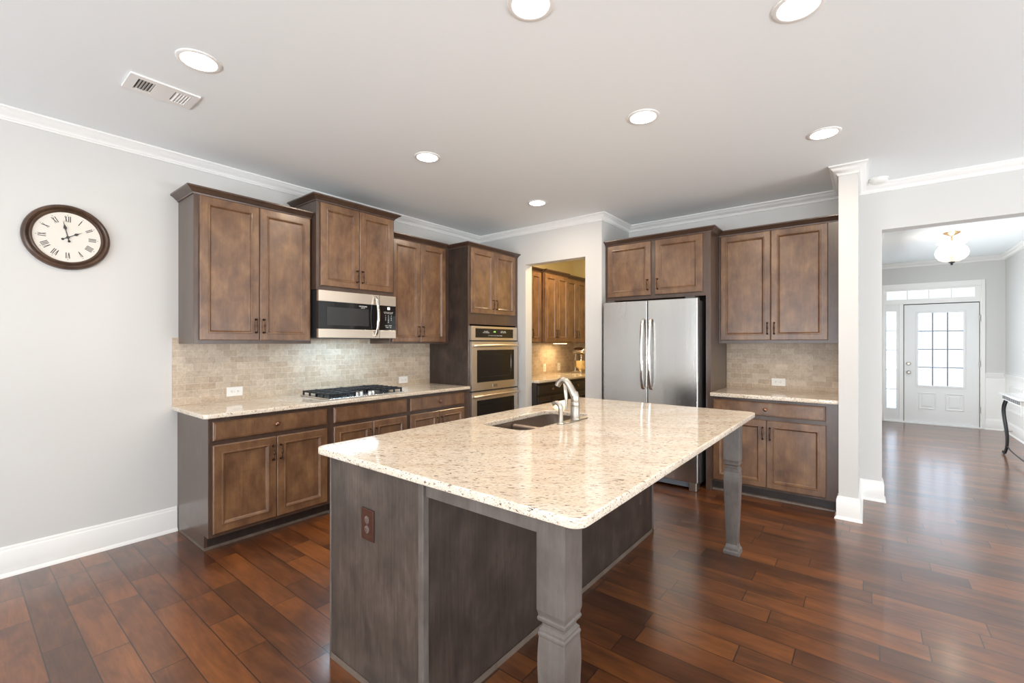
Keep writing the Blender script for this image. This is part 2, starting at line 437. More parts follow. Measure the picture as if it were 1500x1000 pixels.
# rear and right walls of the room the camera stands in, with window openings, the last one on the right added for light
def wall_with_windows(name, axis, pos, thick, lo, hi, wins, z0=.4, z1=2.6):
    bs = []; cur = lo
    for c, wd in wins:
        bs.append((cur, c-wd/2, 0, H)); bs.append((c-wd/2, c+wd/2, 0, z0)); bs.append((c-wd/2, c+wd/2, z1, H)); cur = c+wd/2
    bs.append((cur, hi, 0, H))
    bm = BM()
    for a, b_, c0, c1 in bs:
        if axis == 'x': box(bm, a, b_, pos, pos+thick, c0, c1)
        else: box(bm, pos, pos+thick, a, b_, c0, c1)
    struct(name, bm, 'wall')
    fr = BM()
    for c, wd in wins:
        a, b_ = c-wd/2, c+wd/2; t = .05
        for q in ((a, a+t, z0, z1), (b_-t, b_, z0, z1), (a+t, b_-t, z0, z0+t), (a+t, b_-t, z1-t, z1), (c-.02, c+.02, z0+t, z1-t), (a+t, b_-t, (z0+z1)/2-.02, (z0+z1)/2+.02)):
            if axis == 'x': box(fr, q[0], q[1], pos+.04, pos+.08, q[2], q[3])
            else: box(fr, pos+.04, pos+.08, q[0], q[1], q[2], q[3])
    return fr
struct('window_3', wall_with_windows('wall_rear', 'x', -3.72, .12, XL-.12, 4.82, REAR_WIN), 'trim')
struct('window_4', wall_with_windows('wall_right', 'y', 4.70, .12, -3.6, 10.5, SIDE_WIN), 'trim')

# room crown, baseboards
CR = [(0, 0), (.062, 0), (.062, -.010), (.054, -.013), (.046, -.026), (.030, -.044), (.016, -.052), (.014, -.060), (.008, -.062), (.008, -.072), (0, -.074)]
CR = [(o, H+z) for o, z in CR]
BP = [(0, 0), (.028, 0), (.026, .010), (.018, .020), (.015, .022), (.015, .150), (.012, .158), (.009, .160), (.009, .172), (.004, .178), (0, .178)]
struct('trim_1', sweep(BM(), [(XL, -3.6), (XL, YP), (-2.25, YP), (-2.25, YB), (-.18, YB), (-.18, 4.41), (-.057, 4.41), (-.057, YB), (4.7, YB), (4.7, -3.6)], CR), 'trim', smooth=50)
struct('trim_2', sweep(BM(), [(.10, YB+.15), (.10, 10.43), (1.715, 10.43), (1.715, YB+.15)], CR), 'trim', smooth=50)
struct('baseboard_left', sweep(BM(), [(XL, -3.6), (XL, 1.068)], BP), 'trim', smooth=40)
struct('baseboard_column', sweep(BM(), [(-.18, 4.50), (-.18, 4.41), (-.057, 4.41), (-.057, YB), (.10, YB), (.10, YB+.15)], BP), 'trim', smooth=40)
struct('baseboard_front', sweep(BM(), [(1.486, 10.43), (1.715, 10.43), (1.715, YB+.15)], BP), 'trim', smooth=40)
RAIL = [(0, .835), (.010, .838), (.014, .86), (.022, .875), (.024, .895), (.030, .902), (.030, .912), (0, .912)]
struct('trim_3', sweep(BM(), [(1.486, 10.43), (1.715, 10.43), (1.715, YB+.15)], RAIL), 'trim', smooth=40)
struct('trim_4', B((1.490, 1.711, 10.424, 10.43, .178, .835), (1.711, 1.715, YB+.16, 10.424, .178, .835)), 'trim')
def frame_mould(bm, y0, y1, z0, z1, x):
    t = .028
    for q in ((y0, y1, z0, z0+t), (y0, y1, z1-t, z1), (y0, y0+t, z0+t, z1-t), (y1-t, y1, z0+t, z1-t)):
        box(bm, x-.014, x, *q)
bm = BM()
for a, b_ in ((9.42, 10.22), (8.50, 9.30), (7.56, 8.36), (6.62, 7.42), (5.68, 6.48)): frame_mould(bm, a, b_, .34, .74, 1.711)
struct('trim_5', bm, 'trim', bev=.004)

# ---------------------------------------------------------------- front door set
yF = 10.43
struct('trim_6', B((.205, .235, yF-.02, yF, 0, 2.425), (1.445, 1.490, yF-.02, yF, 0, 2.425), (.235, 1.445, yF-.02, yF, 2.335, 2.425),
    (.215, .245, yF, yF+.09, 0, 2.41), (1.434, 1.476, yF, yF+.09, 0, 2.41), (.245, 1.434, yF, yF+.09, 2.36, 2.41),
    (.245, 1.434, yF, yF+.07, 2.07, 2.10), (.440, .495, yF, yF+.07, 0, 2.07), (.235, 1.445, yF-.03, yF+.02, 0, .022)), 'trim', bev=.003)
# transom
struct('window_1', B((.245, .270, yF+.01, yF+.05, 2.10, 2.36), (1.374, 1.434, yF+.01, yF+.05, 2.10, 2.36), (.270, 1.374, yF+.01, yF+.05, 2.10, 2.155), (.270, 1.374, yF+.01, yF+.05, 2.302, 2.36),
    (.539, .553, yF+.015, yF+.045, 2.155, 2.302), (.815, .829, yF+.015, yF+.045, 2.155, 2.302), (1.091, 1.105, yF+.015, yF+.045, 2.155, 2.302)), 'trim')
obj('pane', B(.270, 1.374, yF+.028, yF+.032, 2.155, 2.302), 'clear', bpy.data.objects['window_1'])
# dark strips added behind the leaf to block light through the gap
obj('door_gap_blocker', B((.495, .515, yF+.052, yF+.07, .022, 2.07), (1.414, 1.434, yF+.052, yF+.07, .022, 2.07), (.515, 1.414, yF+.052, yF+.07, 2.045, 2.07), (.515, 1.414, yF+.052, yF+.07, .022, .045)), 'gasket', bpy.data.objects['trim_6'])
# sidelight
zs = [.238, .580, .923, 1.266, 1.609, 1.952]
struct('window_2', B(*([(.245, .268, yF+.01, yF+.05, .022, 2.07), (.402, .440, yF+.01, yF+.05, .022, 2.07), (.268, .402, yF+.01, yF+.05, .022, zs[0]), (.268, .402, yF+.01, yF+.05, zs[-1], 2.07)]
    + [(.268, .402, yF+.015, yF+.045, z-.006, z+.006) for z in zs[1:-1]])), 'door_paint')
obj('pane', B(.268, .402, yF+.028, yF+.032, zs[0], zs[-1]), 'frosted', bpy.data.objects['window_2'])
# door leaf
gx0, gx1, gz0, gz1 = .687, 1.239, .668, 1.905
bm = B((DX0, gx0, yF+.005, yF+.05, .03, 2.055), (gx1, DX1, yF+.005, yF+.05, .03, 2.055), (gx0, gx1, yF+.005, yF+.05, .03, gz0), (gx0, gx1, yF+.005, yF+.05, gz1, 2.055))
door = struct('door_1', bm, 'door_paint')
bm = BM()
for q in ((gx0-.03, gx0, gz0-.03, gz1+.03), (gx1, gx1+.03, gz0-.03, gz1+.03), (gx0, gx1, gz0-.03, gz0), (gx0, gx1, gz1, gz1+.03)): box(bm, q[0], q[1], yF-.008, yF+.005, q[2], q[3])
obj('glass_frame', bm, 'door_paint', door, bev=.003)
bm = BM()
for k in (1, 2): x = gx0+(gx1-gx0)*k/3; box(bm, x-.010, x+.010, yF+.008, yF+.034, gz0, gz1)
for k in (1, 2, 3): z = gz0+(gz1-gz0)*k/4; box(bm, gx0, gx1, yF+.010, yF+.032, z-.010, z+.010)
obj('muntin', bm, 'came', door)
obj('pane', B(gx0, gx1, yF+.034, yF+.038, gz0, gz1), 'frosted', door)
for x0 in (.704-.02, 1.044-.02):
    obj('door_panel', rings(.225, .285, [(0, .005), (0, 0), (.006, -.006), (.014, -.006), (.022, .003), (.040, .003), (.055, -.003)], x0, .26), 'door_paint', door, loc=(0, yF, 0))
for z, nm in ((1.035, 'deadbolt'), (.885, 'door_knob')):
    r = .030
    pr = [(r, .004), (r, -.006), (.024, -.012), (.012, -.016), (.012, -.03), (.024, -.040), (.027, -.052), (.018, -.062), (.001, -.064)] if nm == 'door_knob' else [(r, .004), (r, -.010), (.022, -.020), (.001, -.022)]
    obj(nm, lathe(BM(), pr, 'y', (.563, yF, z)), 'nickel', door, smooth=40)
for z in (.30, 1.05, 1.80): obj('hinge', lathe(BM(), [(.008, -.05), (.008, .05)], 'z', (DX1+.006, yF-.006, z), 10), 'nickel', door, smooth=40)
tag(obj('door_stop', tube(tube(BM(), [(1.700, 9.91, .07), (1.625, 9.91, .07)], .006), [(1.625, 9.91, .07), (1.61, 9.91, .07)], .011), 'nickel', smooth=40),
    'small metal door stop sticking out of the foyer baseboard under the table', 'door stop')

# ---------------------------------------------------------------- cabinet kit (local frame: x right, y into wall, z up)
def pull_mesh():
    bm = BM()
    for z in (-.05, .05):
        lathe(bm, [(.0085, 0), (.0085, -.003), (.004, -.006), (.0038, -.024), (.006, -.027), (.001, -.030)], 'y', (0, 0, z), 10)
    lathe(bm, [(.0032, -.052), (.0036, -.03), (.0050, -.020), (.0034, -.015), (.0066, -.007), (.0075, 0), (.0066, .007), (.0034, .015), (.0050, .020), (.0036, .03), (.0032, .052)], 'z', (0, -.025, 0), 10)
    me = bpy.data.meshes.new('handle'); bmesh.ops.recalc_face_normals(bm, faces=bm.faces); bm.to_mesh(me); bm.free()
    for p in me.polygons: p.use_smooth = True
    me.materials.append(M['bronze']); return me
PULL = pull_mesh()
def knob_mesh():
    bm = lathe(BM(), [(.008, 0), (.007, -.004), (.005, -.010), (.007, -.016), (.0145, -.020), (.016, -.025), (.012, -.030), (.001, -.032)], 'y', (0, 0, 0), 16)
    me = bpy.data.meshes.new('knob'); bmesh.ops.recalc_face_normals(bm, faces=bm.faces); bm.to_mesh(me); bm.free()
    for p in me.polygons: p.use_smooth = True
    me.materials.append(M['copper_knob']); return me
KNOB = knob_mesh()
DOOR_R = [(0, -.0005), (0, -.015), (.005, -.020), (.050, -.020), (.0525, -.0245), (.0575, -.0250), (.061, -.0235), (.068, -.012), (.072, -.0095)]
DRAW_R = [(0, -.0005), (0, -.014), (.005, -.019), (.010, -.019), (.013, -.0215)]
def cab_door(root, x0, x1, z0, z1, hx=None, hz=None, mat='wood'):
    d = obj('door', rings(x1-x0, z1-z0, DOOR_R, x0, z0), mat, root)
    if hx is not None: obj('handle', PULL, None, d, loc=(hx, -.020, hz))
    return d
def pair(root, x0, x1, z0, z1, up, gap=.004, mat='wood', split=None):
    xm = split if split else (x0+x1)/2; hz = z0+.11 if up else z1-.115
    cab_door(root, x0, xm-gap/2, z0, z1, xm-.028, hz, mat); cab_door(root, xm+gap/2, x1, z0, z1, xm+.028, hz, mat)
def drawer(root, x0, x1, z0, z1, knob=True, mat='wood'):
    d = obj('drawer', rings(x1-x0, z1-z0, DRAW_R, x0, z0), mat, root)
    if knob: obj('knob', KNOB, None, d, loc=((x0+x1)/2, -.0215, (z0+z1)/2))
    return d
def crown(root, path, z0=2.440, zt=2.490, proj=.05, mat='wood_frame'):
    h = zt-z0
    pr = [(0, z0), (.006, z0), (.009, z0+.010), (.016, z0+.014), (.034, z0+h*.62), (.042, z0+h*.70), (.046, z0+h*.74), (proj, z0+h*.80), (proj, zt), (0, zt)]
    return obj('crown_moulding', sweep(BM(), path, pr), mat, root, smooth=30)
def base_cab(name, label, loc, rot, wdt, dep, group, kick_left=False, mat='wood', end_right=False):
    t = thing(name, label, 'cabinet', loc, rot, group)
    obj('carcass', B(0, wdt, 0, dep, .10, .895), 'wood_frame' if mat == 'wood' else mat, t, bev=.0015)
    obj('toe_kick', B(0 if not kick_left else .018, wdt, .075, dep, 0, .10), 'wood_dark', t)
    return t
LR = PI/2       # left wall rotation
XF = -3.40      # base face
UF = -3.70      # upper face
# ----- left wall base cabinets
G1 = 'base cabinets under the cooktop counter'
a = base_cab('base_cabinet', 'brown base cabinet at the left end of the cooktop run, by the white wall', (XF, 1.071, 0), LR, .869, .629, G1, True)
obj('end_panel', B((0, .018, .075, .629, 0, .10)), 'wood_frame', a)
drawer(a, .024, .823, .742, .867); pair(a, .024, .823, .125, .711, False, split=.431)
b2 = base_cab('base_cabinet', 'brown base cabinet directly under the gas cooktop, with a knobless drawer front', (XF, 1.940, 0), LR, .770, .629, G1)
drawer(b2, .011, .745, .742, .867, False); pair(b2, .011, .745, .125, .711, False)
c3 = base_cab('base_cabinet', 'brown base cabinet between the cooktop cabinet and the tall oven cabinet', (XF, 2.710, 0), LR, .810, .629, G1)
drawer(c3, .016, .741, .742, .867); pair(c3, .016, .741, .125, .711, False)
SHOE = [(0, 0), (.017, 0), (.016, .008), (.010, .016), (0, .019)]
obj('shoe_moulding', sweep(BM(), [(-.0005, .629), (-.0005, .0745), (.869, .0745)], SHOE, -1), 'shoe', a, smooth=40)
obj('shoe_moulding', sweep(BM(), [(0, .0745), (.770, .0745)], SHOE, 1), 'shoe', b2, smooth=40)
obj('shoe_moulding', sweep(BM(), [(0, .0745), (.810, .0745)], SHOE, 1), 'shoe', c3, smooth=40)
# ----- left wall uppers
G2 = 'upper cabinets on the left wall'
def upper(label, loc, rot, wdt, dep, z0, z1, group, mat='wood'):
    t = thing('upper_cabinet', label, 'cabinet', loc, rot, group)
    obj('carcass', B(0, wdt, 0, dep, z0, z1), 'wood_frame' if mat == 'wood' else mat, t, bev=.0015)
    return t
u1 = upper('brown two-door upper cabinet at the left end, nearest the wall clock', (UF, 1.077, 0), LR, .846, .329, 1.385, 2.47, G2)
pair(u1, .033, .832, 1.412, 2.437, True, split=.430)
crown(u1, [(-.0005, .329), (-.0005, -.0005), (.848, -.0005)], proj=.05)
u2 = upper('raised deeper upper cabinet mounted over the microwave', (-3.62, 1.927, 0), LR, .787, .409, 1.842, 2.62, G2)
pair(u2, .032, .766, 1.877, 2.582, True)
crown(u2, [(-.0005, .409), (-.0005, -.0005), (.7875, -.0005), (.7875, .409)], 2.588, 2.637)
u3 = upper('brown two-door upper cabinet between the microwave and the tall oven cabinet', (UF, 2.716, 0), LR, .802, .329, 1.385, 2.47, G2)
pair(u3, .03, .742, 1.402, 2.437, True)
crown(u3, [(0, -.0005), (.752, -.0005)])
# ----- tall oven cabinet
t4 = thing('oven_cabinet', 'tall dark brown cabinet housing the double wall oven beside the pantry opening', 'cabinet', (-3.40, 3.520, 0), LR)
obj('carcass', B((0, .02, 0, .629, 0, 2.47), (.86, .879, 0, .629, 0, 2.47), (.02, .86, 0, .629, 1.60, 2.47), (.02, .86, .60, .629, 0, 1.60), (.02, .86, .07, .60, 0, .10), (.02, .86, 0, .60, .10, .282)), 'wood_panel', t4, bev=.0015)
obj('face_frame', B((.0, .026, -.001, .0, .1, 2.45), (.836, .879, -.001, .0, .1, 2.45), (.026, .836, -.001, .0, 1.60, 2.45), (.026, .836, -.001, 0, .10, .285)), 'wood_frame', t4)
pair(t4, .034, .812, 1.722, 2.437, True)
drawer(t4, .034, .812, .115, .27)
crown(t4, [(-.0005, .60), (-.0005, -.0015), (.879, -.0015)], 2.440, 2.484)
# ----- double wall oven
ov = thing('double_wall_oven', 'stainless double wall oven with black glass windows built into the tall cabinet', 'oven', (-3.40, 3.520, 0), LR)
X0, X1 = .026, .836; oy = -.002
obj('oven_body', B(X0+.01, X1-.01, .001, .55, .30, 1.578), 'dark_grey', ov)
cp = obj('control_panel', B((X0, X0+.065, oy-.024, oy, 1.424, 1.580), (X1-.075, X1, oy-.024, oy, 1.424, 1.580), (X0+.065, X1-.075, oy-.024, oy, 1.555, 1.580), (X0+.065, X1-.075, oy-.024, oy, 1.424, 1.452)), 'steel_h', ov)
obj('display_glass', B(X0+.065, X1-.075, oy-.022, oy, 1.452, 1.555), 'black', cp)
text('clock_digits', '1:58', .022, 'green_led', cp, (.415, oy-.0228, 1.520))
text('key_labels', 'BAKE  BROIL\nCONV  KEEP WARM', .0125, 'label_white', cp, (.27, oy-.0226, 1.515), line=1.1)
text('key_labels', 'UPPER  LOWER\nTIMER  COOK TIME', .0125, 'label_white', cp, (.575, oy-.0226, 1.520), line=1.1)
text('key_labels', '1  2  3  4  5  6  7  8  9  0   START  CANCEL', .0135, 'label_white', cp, (.43, oy-.0226, 1.476))
def oven_door(z0, z1, wz0, wz1):
    d = obj('door', B((X0, X0+.083, oy-.032, oy-.002, z0, z1), (X1-.066, X1, oy-.032, oy-.002, z0, z1), (X0+.083, X1-.066, oy-.032, oy-.002, z0, wz0), (X0+.083, X1-.066, oy-.032, oy-.002, wz1, z1)), 'steel_h', ov)
    wn = obj('window', rings(X1-X0-.149, wz1-wz0, [(0, oy-.004), (0, oy-.030), (.055, oy-.030), (.058, oy-.027)], X0+.083, wz0), 'black', d)
    hz = z1-.047
    pts = spline([(X0+.03, oy-.034, hz-.004), (X0+.06, oy-.066, hz), ((X0+X1)/2, oy-.082, hz+.004), (X1-.06, oy-.066, hz), (X1-.03, oy-.034, hz-.004)], 8)
    obj('handle', tube(BM(), pts, [.013]+[.0145]*(len(pts)-2)+[.013], 12), 'steel_h', d, smooth=50)
    lg = obj('badge', B((X0+X1)/2-.042 if 0 else .372, .452, oy-.035, oy-.032, z0+.022, z0+.056), 'nickel', d, bev=.002)
    return d
for z0, z1 in ((.866, 1.408), (.305, .850)):
    oven_door(z0, z1, z0+.088, z1-.094)
# ----- microwave
mw = thing('microwave_oven', 'stainless and black over-the-range microwave under the raised cabinet', 'microwave', (-3.62, 1.927, 0), LR)
obj('case', B(.003, .784, .0, .405, 1.437, 1.840), 'black_matte', mw, bev=.003)
md = obj('door', B((.003, .784, -.034, -.001, 1.745, 1.838), (.003, .784, -.034, -.001, 1.437, 1.512)), 'steel_h', mw, bev=.002)
gl = obj('door_glass', B(.003, .784, -.031, -.001, 1.512, 1.745), 'black', mw)
obj('window', B(.078, .485, -.0318, -.031, 1.545, 1.70), simple('window_mesh', (.035, .036, .036), .12), gl)
obj('door_seam', B(.596, .600, -.0345, -.001, 1.437, 1.838), 'black_matte', mw)
pts = spline([(.556, -.033, 1.452), (.556, -.062, 1.50), (.556, -.082, 1.64), (.556, -.062, 1.78), (.556, -.033, 1.822)], 8)
obj('handle', tube(BM(), pts, [.010]+[.014]*(len(pts)-2)+[.010], 12, .65), 'chrome', mw, smooth=50)
text('logo', 'FRIGIDAIRE', .0165, 'label_white', gl, (.425, -.0322, 1.722)); text('logo', 'GALLERY', .010, 'label_white', gl, (.425, -.0322, 1.708))
kp = text('keypad', 'POPCORN  POTATO  PIZZA\nMELT  SOFTEN  DEFROST', .0085, 'label_white', mw, (.700, -.0316, 1.678), line=1.3)
text('keypad', '1    2    3\n4    5    6\n7    8    9\n0', .0175, 'label_white', mw, (.700, -.0316, 1.620), line=1.15, space=1.1)
text('keypad', 'STOP   START\nTIMER   +30', .0125, 'label_white', mw, (.700, -.0316, 1.548), line=1.3)
obj('display', B(.690, .716, -.0316, -.031, 1.708, 1.732), 'display', mw)
area('cooktop_lamp', (.39, .12, 1.428), (0, 0, 0), .55, .10, 5, (.55, .80, 1), mw)
obj('grease_filter', B(.06, .72, .05, .35, 1.432, 1.437), 'dark_grey', mw)

# ----- countertops
CT0, CT1 = .895, .925
tag(obj('countertop', slab([rrect(XL, -3.360, 1.035, 3.518, (.035, .004, .004, .02))], CT0, CT1), 'granite'), 'speckled cream granite countertop along the left wall carrying the gas cooktop', 'countertop')
tag(obj('backsplash', B((XL, XL+.012, 1.038, 3.520, CT1, 1.430)), 'tile_y'), 'beige stone tile backsplash behind the gas cooktop', 'backsplash')

# ----- cooktop
ck = thing('gas_cooktop', 'stainless gas cooktop with black cast-iron grates on the left countertop', 'cooktop', (-3.672, 2.32, CT1), 0)
obj('tray', slab([rrect(-.255, .255, -.385, .385, .02)], .0005, .012, .004), 'steel_top', ck)
def grate(y0, y1, x0, x1):
    bm = BM(); t = .007; zt = .048; zb = .034
    for q in ((x0, x1, y0, y0+2*t), (x0, x1, y1-2*t, y1), (x0, x0+2*t, y0, y1), (x1-2*t, x1, y0, y1)): box(bm, q[0], q[1], q[2], q[3], zb, zt)
    for x in [x0+(x1-x0)*k/6 for k in range(1, 6)]: box(bm, x-t*.8, x+t*.8, y0, y1, zb+.002, zt+.004)
    ym = (y0+y1)/2; box(bm, x0, x1, ym-t*.8, ym+t*.8, zb+.002, zt+.004)
    for x in (x0, x0+(x1-x0)/2-t, x1-2*t):
        for y in (y0, y1-2*t): box(bm, x, x+2*t, y, y+2*t, .012, zb)
    for x in [x0+(x1-x0)*k/4 for k in range(1, 4)]:
        for y in (y0, y1-2*t): box(bm, x-t, x+t, y, y+2*t, .012, zb)
    return bm
for q in ((-.365, -.125, -.235, .215), (-.118, .118, -.235, .05), (.180-.055, .365, -.235, .215)): obj('grate', grate(*q), 'iron', ck, bev=.002)
for x, y, r in ((-.13, -.245, .038), (.11, -.245, .045), (-.10, 0, .055), (-.13, .245, .045), (.11, .245, .036)):
    obj('burner', lathe(BM(), [(r*1.25, .0125), (r*1.2, .018), (r*.9, .020), (r*.88, .029), (r*.95, .030), (r*.9, .0335), (.001, .034)], 'z', (x, y, 0), 20), 'iron', ck, smooth=35)
for y in (-.105, -.037, .030, .086, .150)[:4]:
    obj('knob', lathe(BM(), [(.021, .012), (.021, .016), (.018, .018), (.0175, .034), (.0155, .037), (.001, .037)], 'z', (.185 if y in (-.105, .030) else .150, y+.005, 0), 18), 'chrome', ck, smooth=35)

# ----- wall outlets
def outlet(label, loc, rot, horiz=True, plate='white_plastic', sock='white_plastic', group='electrical outlets', pw=.118, ph=.074):
    o = thing('wall_outlet', label, 'outlet', loc, rot, group)
    w_, h_ = (pw, ph) if horiz else (ph, pw)
    obj('cover_plate', B(-w_/2, w_/2, -.006, 0, -h_/2, h_/2), plate, o, bev=.002)
    for s in (-1, 1):
        cx, cz = (s*.0195, 0) if horiz else (0, s*.0195)
        r = obj('receptacle', lathe(BM(), [(.0155, -.004), (.0155, -.0082), (.0145, -.0088), (.001, -.0088)], 'y', (cx, 0, cz), 20), sock, o, smooth=35)
        bm = BM()
        for d in (-.005, .005):
            if horiz: box(bm, cx-.0035, cx+.0035, -.0092, -.0086, cz+d-.001, cz+d+.001)
            else: box(bm, cx+d-.001, cx+d+.001, -.0092, -.0086, cz-.0015, cz+.0055)
        lathe(bm, [(.0022, -.0086), (.0022, -.0092)], 'y', (cx+(s*.008 if horiz else 0), 0, cz-(0 if horiz else .006)), 8)
        obj('slots', bm, 'black_matte', r)
    obj('screw', lathe(BM(), [(.0026, -.006), (.0026, -.0072), (.001, -.0074)], 'y', (0, 0, 0), 8), 'nickel', o)
    return o
outlet('white outlet on the backsplash left of the gas cooktop', (XL+.012, 1.452, 1.0), LR)
outlet('white outlet on the backsplash right of the gas cooktop', (XL+.012, 3.135, .986), LR)
outlet('white outlet on the backsplash over the short counter by the column', (-.686, YB-.012, 1.008), 0)
outlet('brown outlet on the end panel of the island', (-1.580, 1.060, .659), 0, False, 'brown_plate', 'brown_socket', pw=.126, ph=.084)

# ----- wall clock
clk = thing('wall_clock', 'round dark framed wall clock with roman numerals on the left wall', 'clock', (XL, .485, 2.067), LR)
obj('frame', lathe(BM(), [(.150, -.001), (.158, -.020), (.160, -.026), (.166, -.031), (.172, -.028), (.176, -.024), (.180, -.032), (.188, -.038), (.196, -.036), (.203, -.026), (.206, -.014), (.206, -.001)], 'y', n=64), 'clock_frame', clk, smooth=50)
face = obj('clock_face', lathe(BM(), [(.158, -.002), (.158, -.0175), (.001, -.0175)], 'y', n=64), 'clock_face', clk, smooth=30)
def stroke(bm, p, q, wd, fr):
    p, q = Vector(p), Vector(q); d = (q-p).normalized(); nn = Vector((-d.y, d.x))*wd/2
    vs = []
    for y in (-.0174, -.0182):
        for k in (p-nn, p+nn, q+nn, q-nn):
            x, z = fr(k); vs.append(bm.verts.new((x, y, z)))
    for f in ((0, 1, 2, 3), (7, 6, 5, 4), (0, 4, 5, 1), (1, 5, 6, 2), (2, 6, 7, 3), (3, 7, 4, 0)): bm.faces.new([vs[i] for i in f])
NUM = ['XII', 'I', 'II', 'III', 'IIII', 'V', 'VI', 'VII', 'VIII', 'IX', 'X', 'XI']
for hnum, s in enumerate(NUM):
    a_ = hnum*PI/6; wds = {'I': .0082, 'V': .016, 'X': .016}; tot = sum(wds[c] for c in s); cur = -tot/2
    def fr(k, a_=a_): r = .116+k[1]; return (r*math.sin(a_)+k[0]*math.cos(a_), r*math.cos(a_)-k[0]*math.sin(a_))
    hh = .0185; bm = BM()
    for c in s:
        m_ = cur+wds[c]/2
        if c == 'I': stroke(bm, (m_, -hh), (m_, hh), .0042, fr)
        elif c == 'V': stroke(bm, (m_-.0045, hh), (m_, -hh), .0042, fr); stroke(bm, (m_+.0045, hh), (m_, -hh), .0020, fr)
        else: stroke(bm, (m_-.0045, hh), (m_+.005, -hh), .0042, fr); stroke(bm, (m_+.0045, hh), (m_-.0045, -hh), .0020, fr)
        cur += wds[c]
    obj('numeral', bm, 'ink', face)
for k in range(12):
    bm = BM(); a_ = k*PI/6; lathe(bm, [(.0022, -.0174), (.0022, -.0182)], 'y', (.142*math.sin(a_), 0, .142*math.cos(a_)), 8)
    obj('hour_dot', bm, 'ink', face)
def hand(a_, L, tail, y):
    bm = BM(); outl = [(-.003, -tail), (-.0022, 0), (-.0022, L*.42), (-.0085, L*.55), (-.002, L*.74), (0, L), (.002, L*.74), (.0085, L*.55), (.0022, L*.42), (.0022, 0), (.003, -tail)]
    lo, hi = [], []
    for u, v in outl:
        x, z = v*math.sin(a_)+u*math.cos(a_), v*math.cos(a_)-u*math.sin(a_); lo.append(bm.verts.new((x, y, z))); hi.append(bm.verts.new((x, y-.001, z)))
    bm.faces.new(lo); bm.faces.new(hi)
    for i in range(len(outl)): j = (i+1) % len(outl); bm.faces.new((lo[i], lo[j], hi[j], hi[i]))
    lathe(bm, [(.007, y), (.007, y-.001)], 'y', (-tail*math.sin(a_), 0, -tail*math.cos(a_)), 14)
    return bm
obj('hour_hand', hand(2*PI*(1+58/60)/12, .080, .028, -.020), 'ink', clk)
obj('minute_hand', hand(2*PI*58/60, .108, .026, -.0225), 'ink', clk)
obj('hand_pin', lathe(BM(), [(.008, -.0175), (.008, -.0245), (.001, -.0250)], 'y', n=14), 'ink', clk)

# ---------------------------------------------------------------- fridge wall
FY = 4.49
f1 = thing('fridge_cabinet', 'two-door cabinet above the refrigerator with a full-height side panel', 'cabinet', (-2.249, FY, 0), 0)
obj('carcass', B(0, 1.044, 0, .609, 1.845, 2.47), 'wood_frame', f1, bev=.0015)
obj('side_panel', B(1.044, 1.089, 0, .609, 0, 2.47), 'wood_frame', f1, bev=.0015)
xo = 2.249
cab_door(f1, -2.216+xo, -1.738+xo, 1.882, 2.437, -1.768+xo, 1.99); cab_door(f1, -1.694+xo, -1.232+xo, 1.882, 2.437, -1.664+xo, 1.99)
crown(f1, [(0, -.0005), (1.0895, -.0005), (1.0895, .236)], 2.443, 2.492)
fr = thing('refrigerator', 'stainless steel side-by-side refrigerator in the back wall alcove', 'refrigerator', (-1.715, 4.33, 0), 0)
obj('body', B(-.470, .468, .085, .72, .05, 1.800), simple('fridge_side', (.11, .105, .10), .35, metal=.4), fr, bev=.004)
obj('gasket', B(-.462, .462, .070, .085, .10, 1.79), 'gasket', fr)
for x0, x1, hx in ((-.480, -.0035, -.038), (.0035, .480, .040)):
    d = obj('door', B(x0, x1, 0, .070, .085, 1.815), 'steel_v', fr, bev=.006, seg=3)
    pts = spline([(hx, -.002, .935), (hx, -.035, .965), (hx, -.062, 1.10), (hx, -.070, 1.28), (hx, -.062, 1.46), (hx, -.035, 1.60), (hx, -.002, 1.632)], 6)
    obj('handle', tube(BM(), pts, [.010]+[.015]*(len(pts)-2)+[.010], 12, .55, Vector((0, 1, 0))), 'chrome', d, smooth=50)
obj('base_grille', B((-.45, .40, .06, .10, .02, .080)), 'grey_plastic', fr, bev=.003)
for x0, x1 in ((.395, .468), (-.468, -.395)): obj('foot', B(x0, x1, .012, .12, 0, .082), 'nickel', fr, bev=.008)
for x0 in (.36, -.45): obj('hinge_cover', B(x0, x0+.09, .02, .16, 1.800, 1.832), 'dark_grey', fr, bev=.004)
# upper + base cabinet by the column
e1 = upper('grey-brown two-door upper cabinet between the refrigerator and the white column', (-1.159, 4.77, 0), 0, .977, .329, 1.388, 2.47, None)
pair(e1, .021, .890, 1.418, 2.437, True, split=.455)
crown(e1, [(0, -.0005), (.976, -.0005)])
e2 = base_cab('base_cabinet', 'grey-brown base cabinet between the refrigerator and the white column', (-1.159, FY, 0), 0, .977, .609, None)
drawer(e2, .022, .892, .748, .868); pair(e2, .022, .895, .120, .712, False, split=.462)
obj('shoe_moulding', sweep(BM(), [(0, .0745), (.950, .0745)], SHOE, 1), 'shoe', e2, smooth=40)
tag(obj('countertop', slab([rrect(-1.159-.045*0, -.182, 4.450, YB, (.006, .002, .002, .006))], CT0, CT1+.004), 'granite'), 'short speckled granite countertop beside the refrigerator and white column', 'countertop')
tag(obj('backsplash', B(-1.158, -.182, YB-.012, YB, CT1+.004, 1.388), 'tile_x'), 'beige stone tile backsplash over the short counter by the column', 'backsplash')

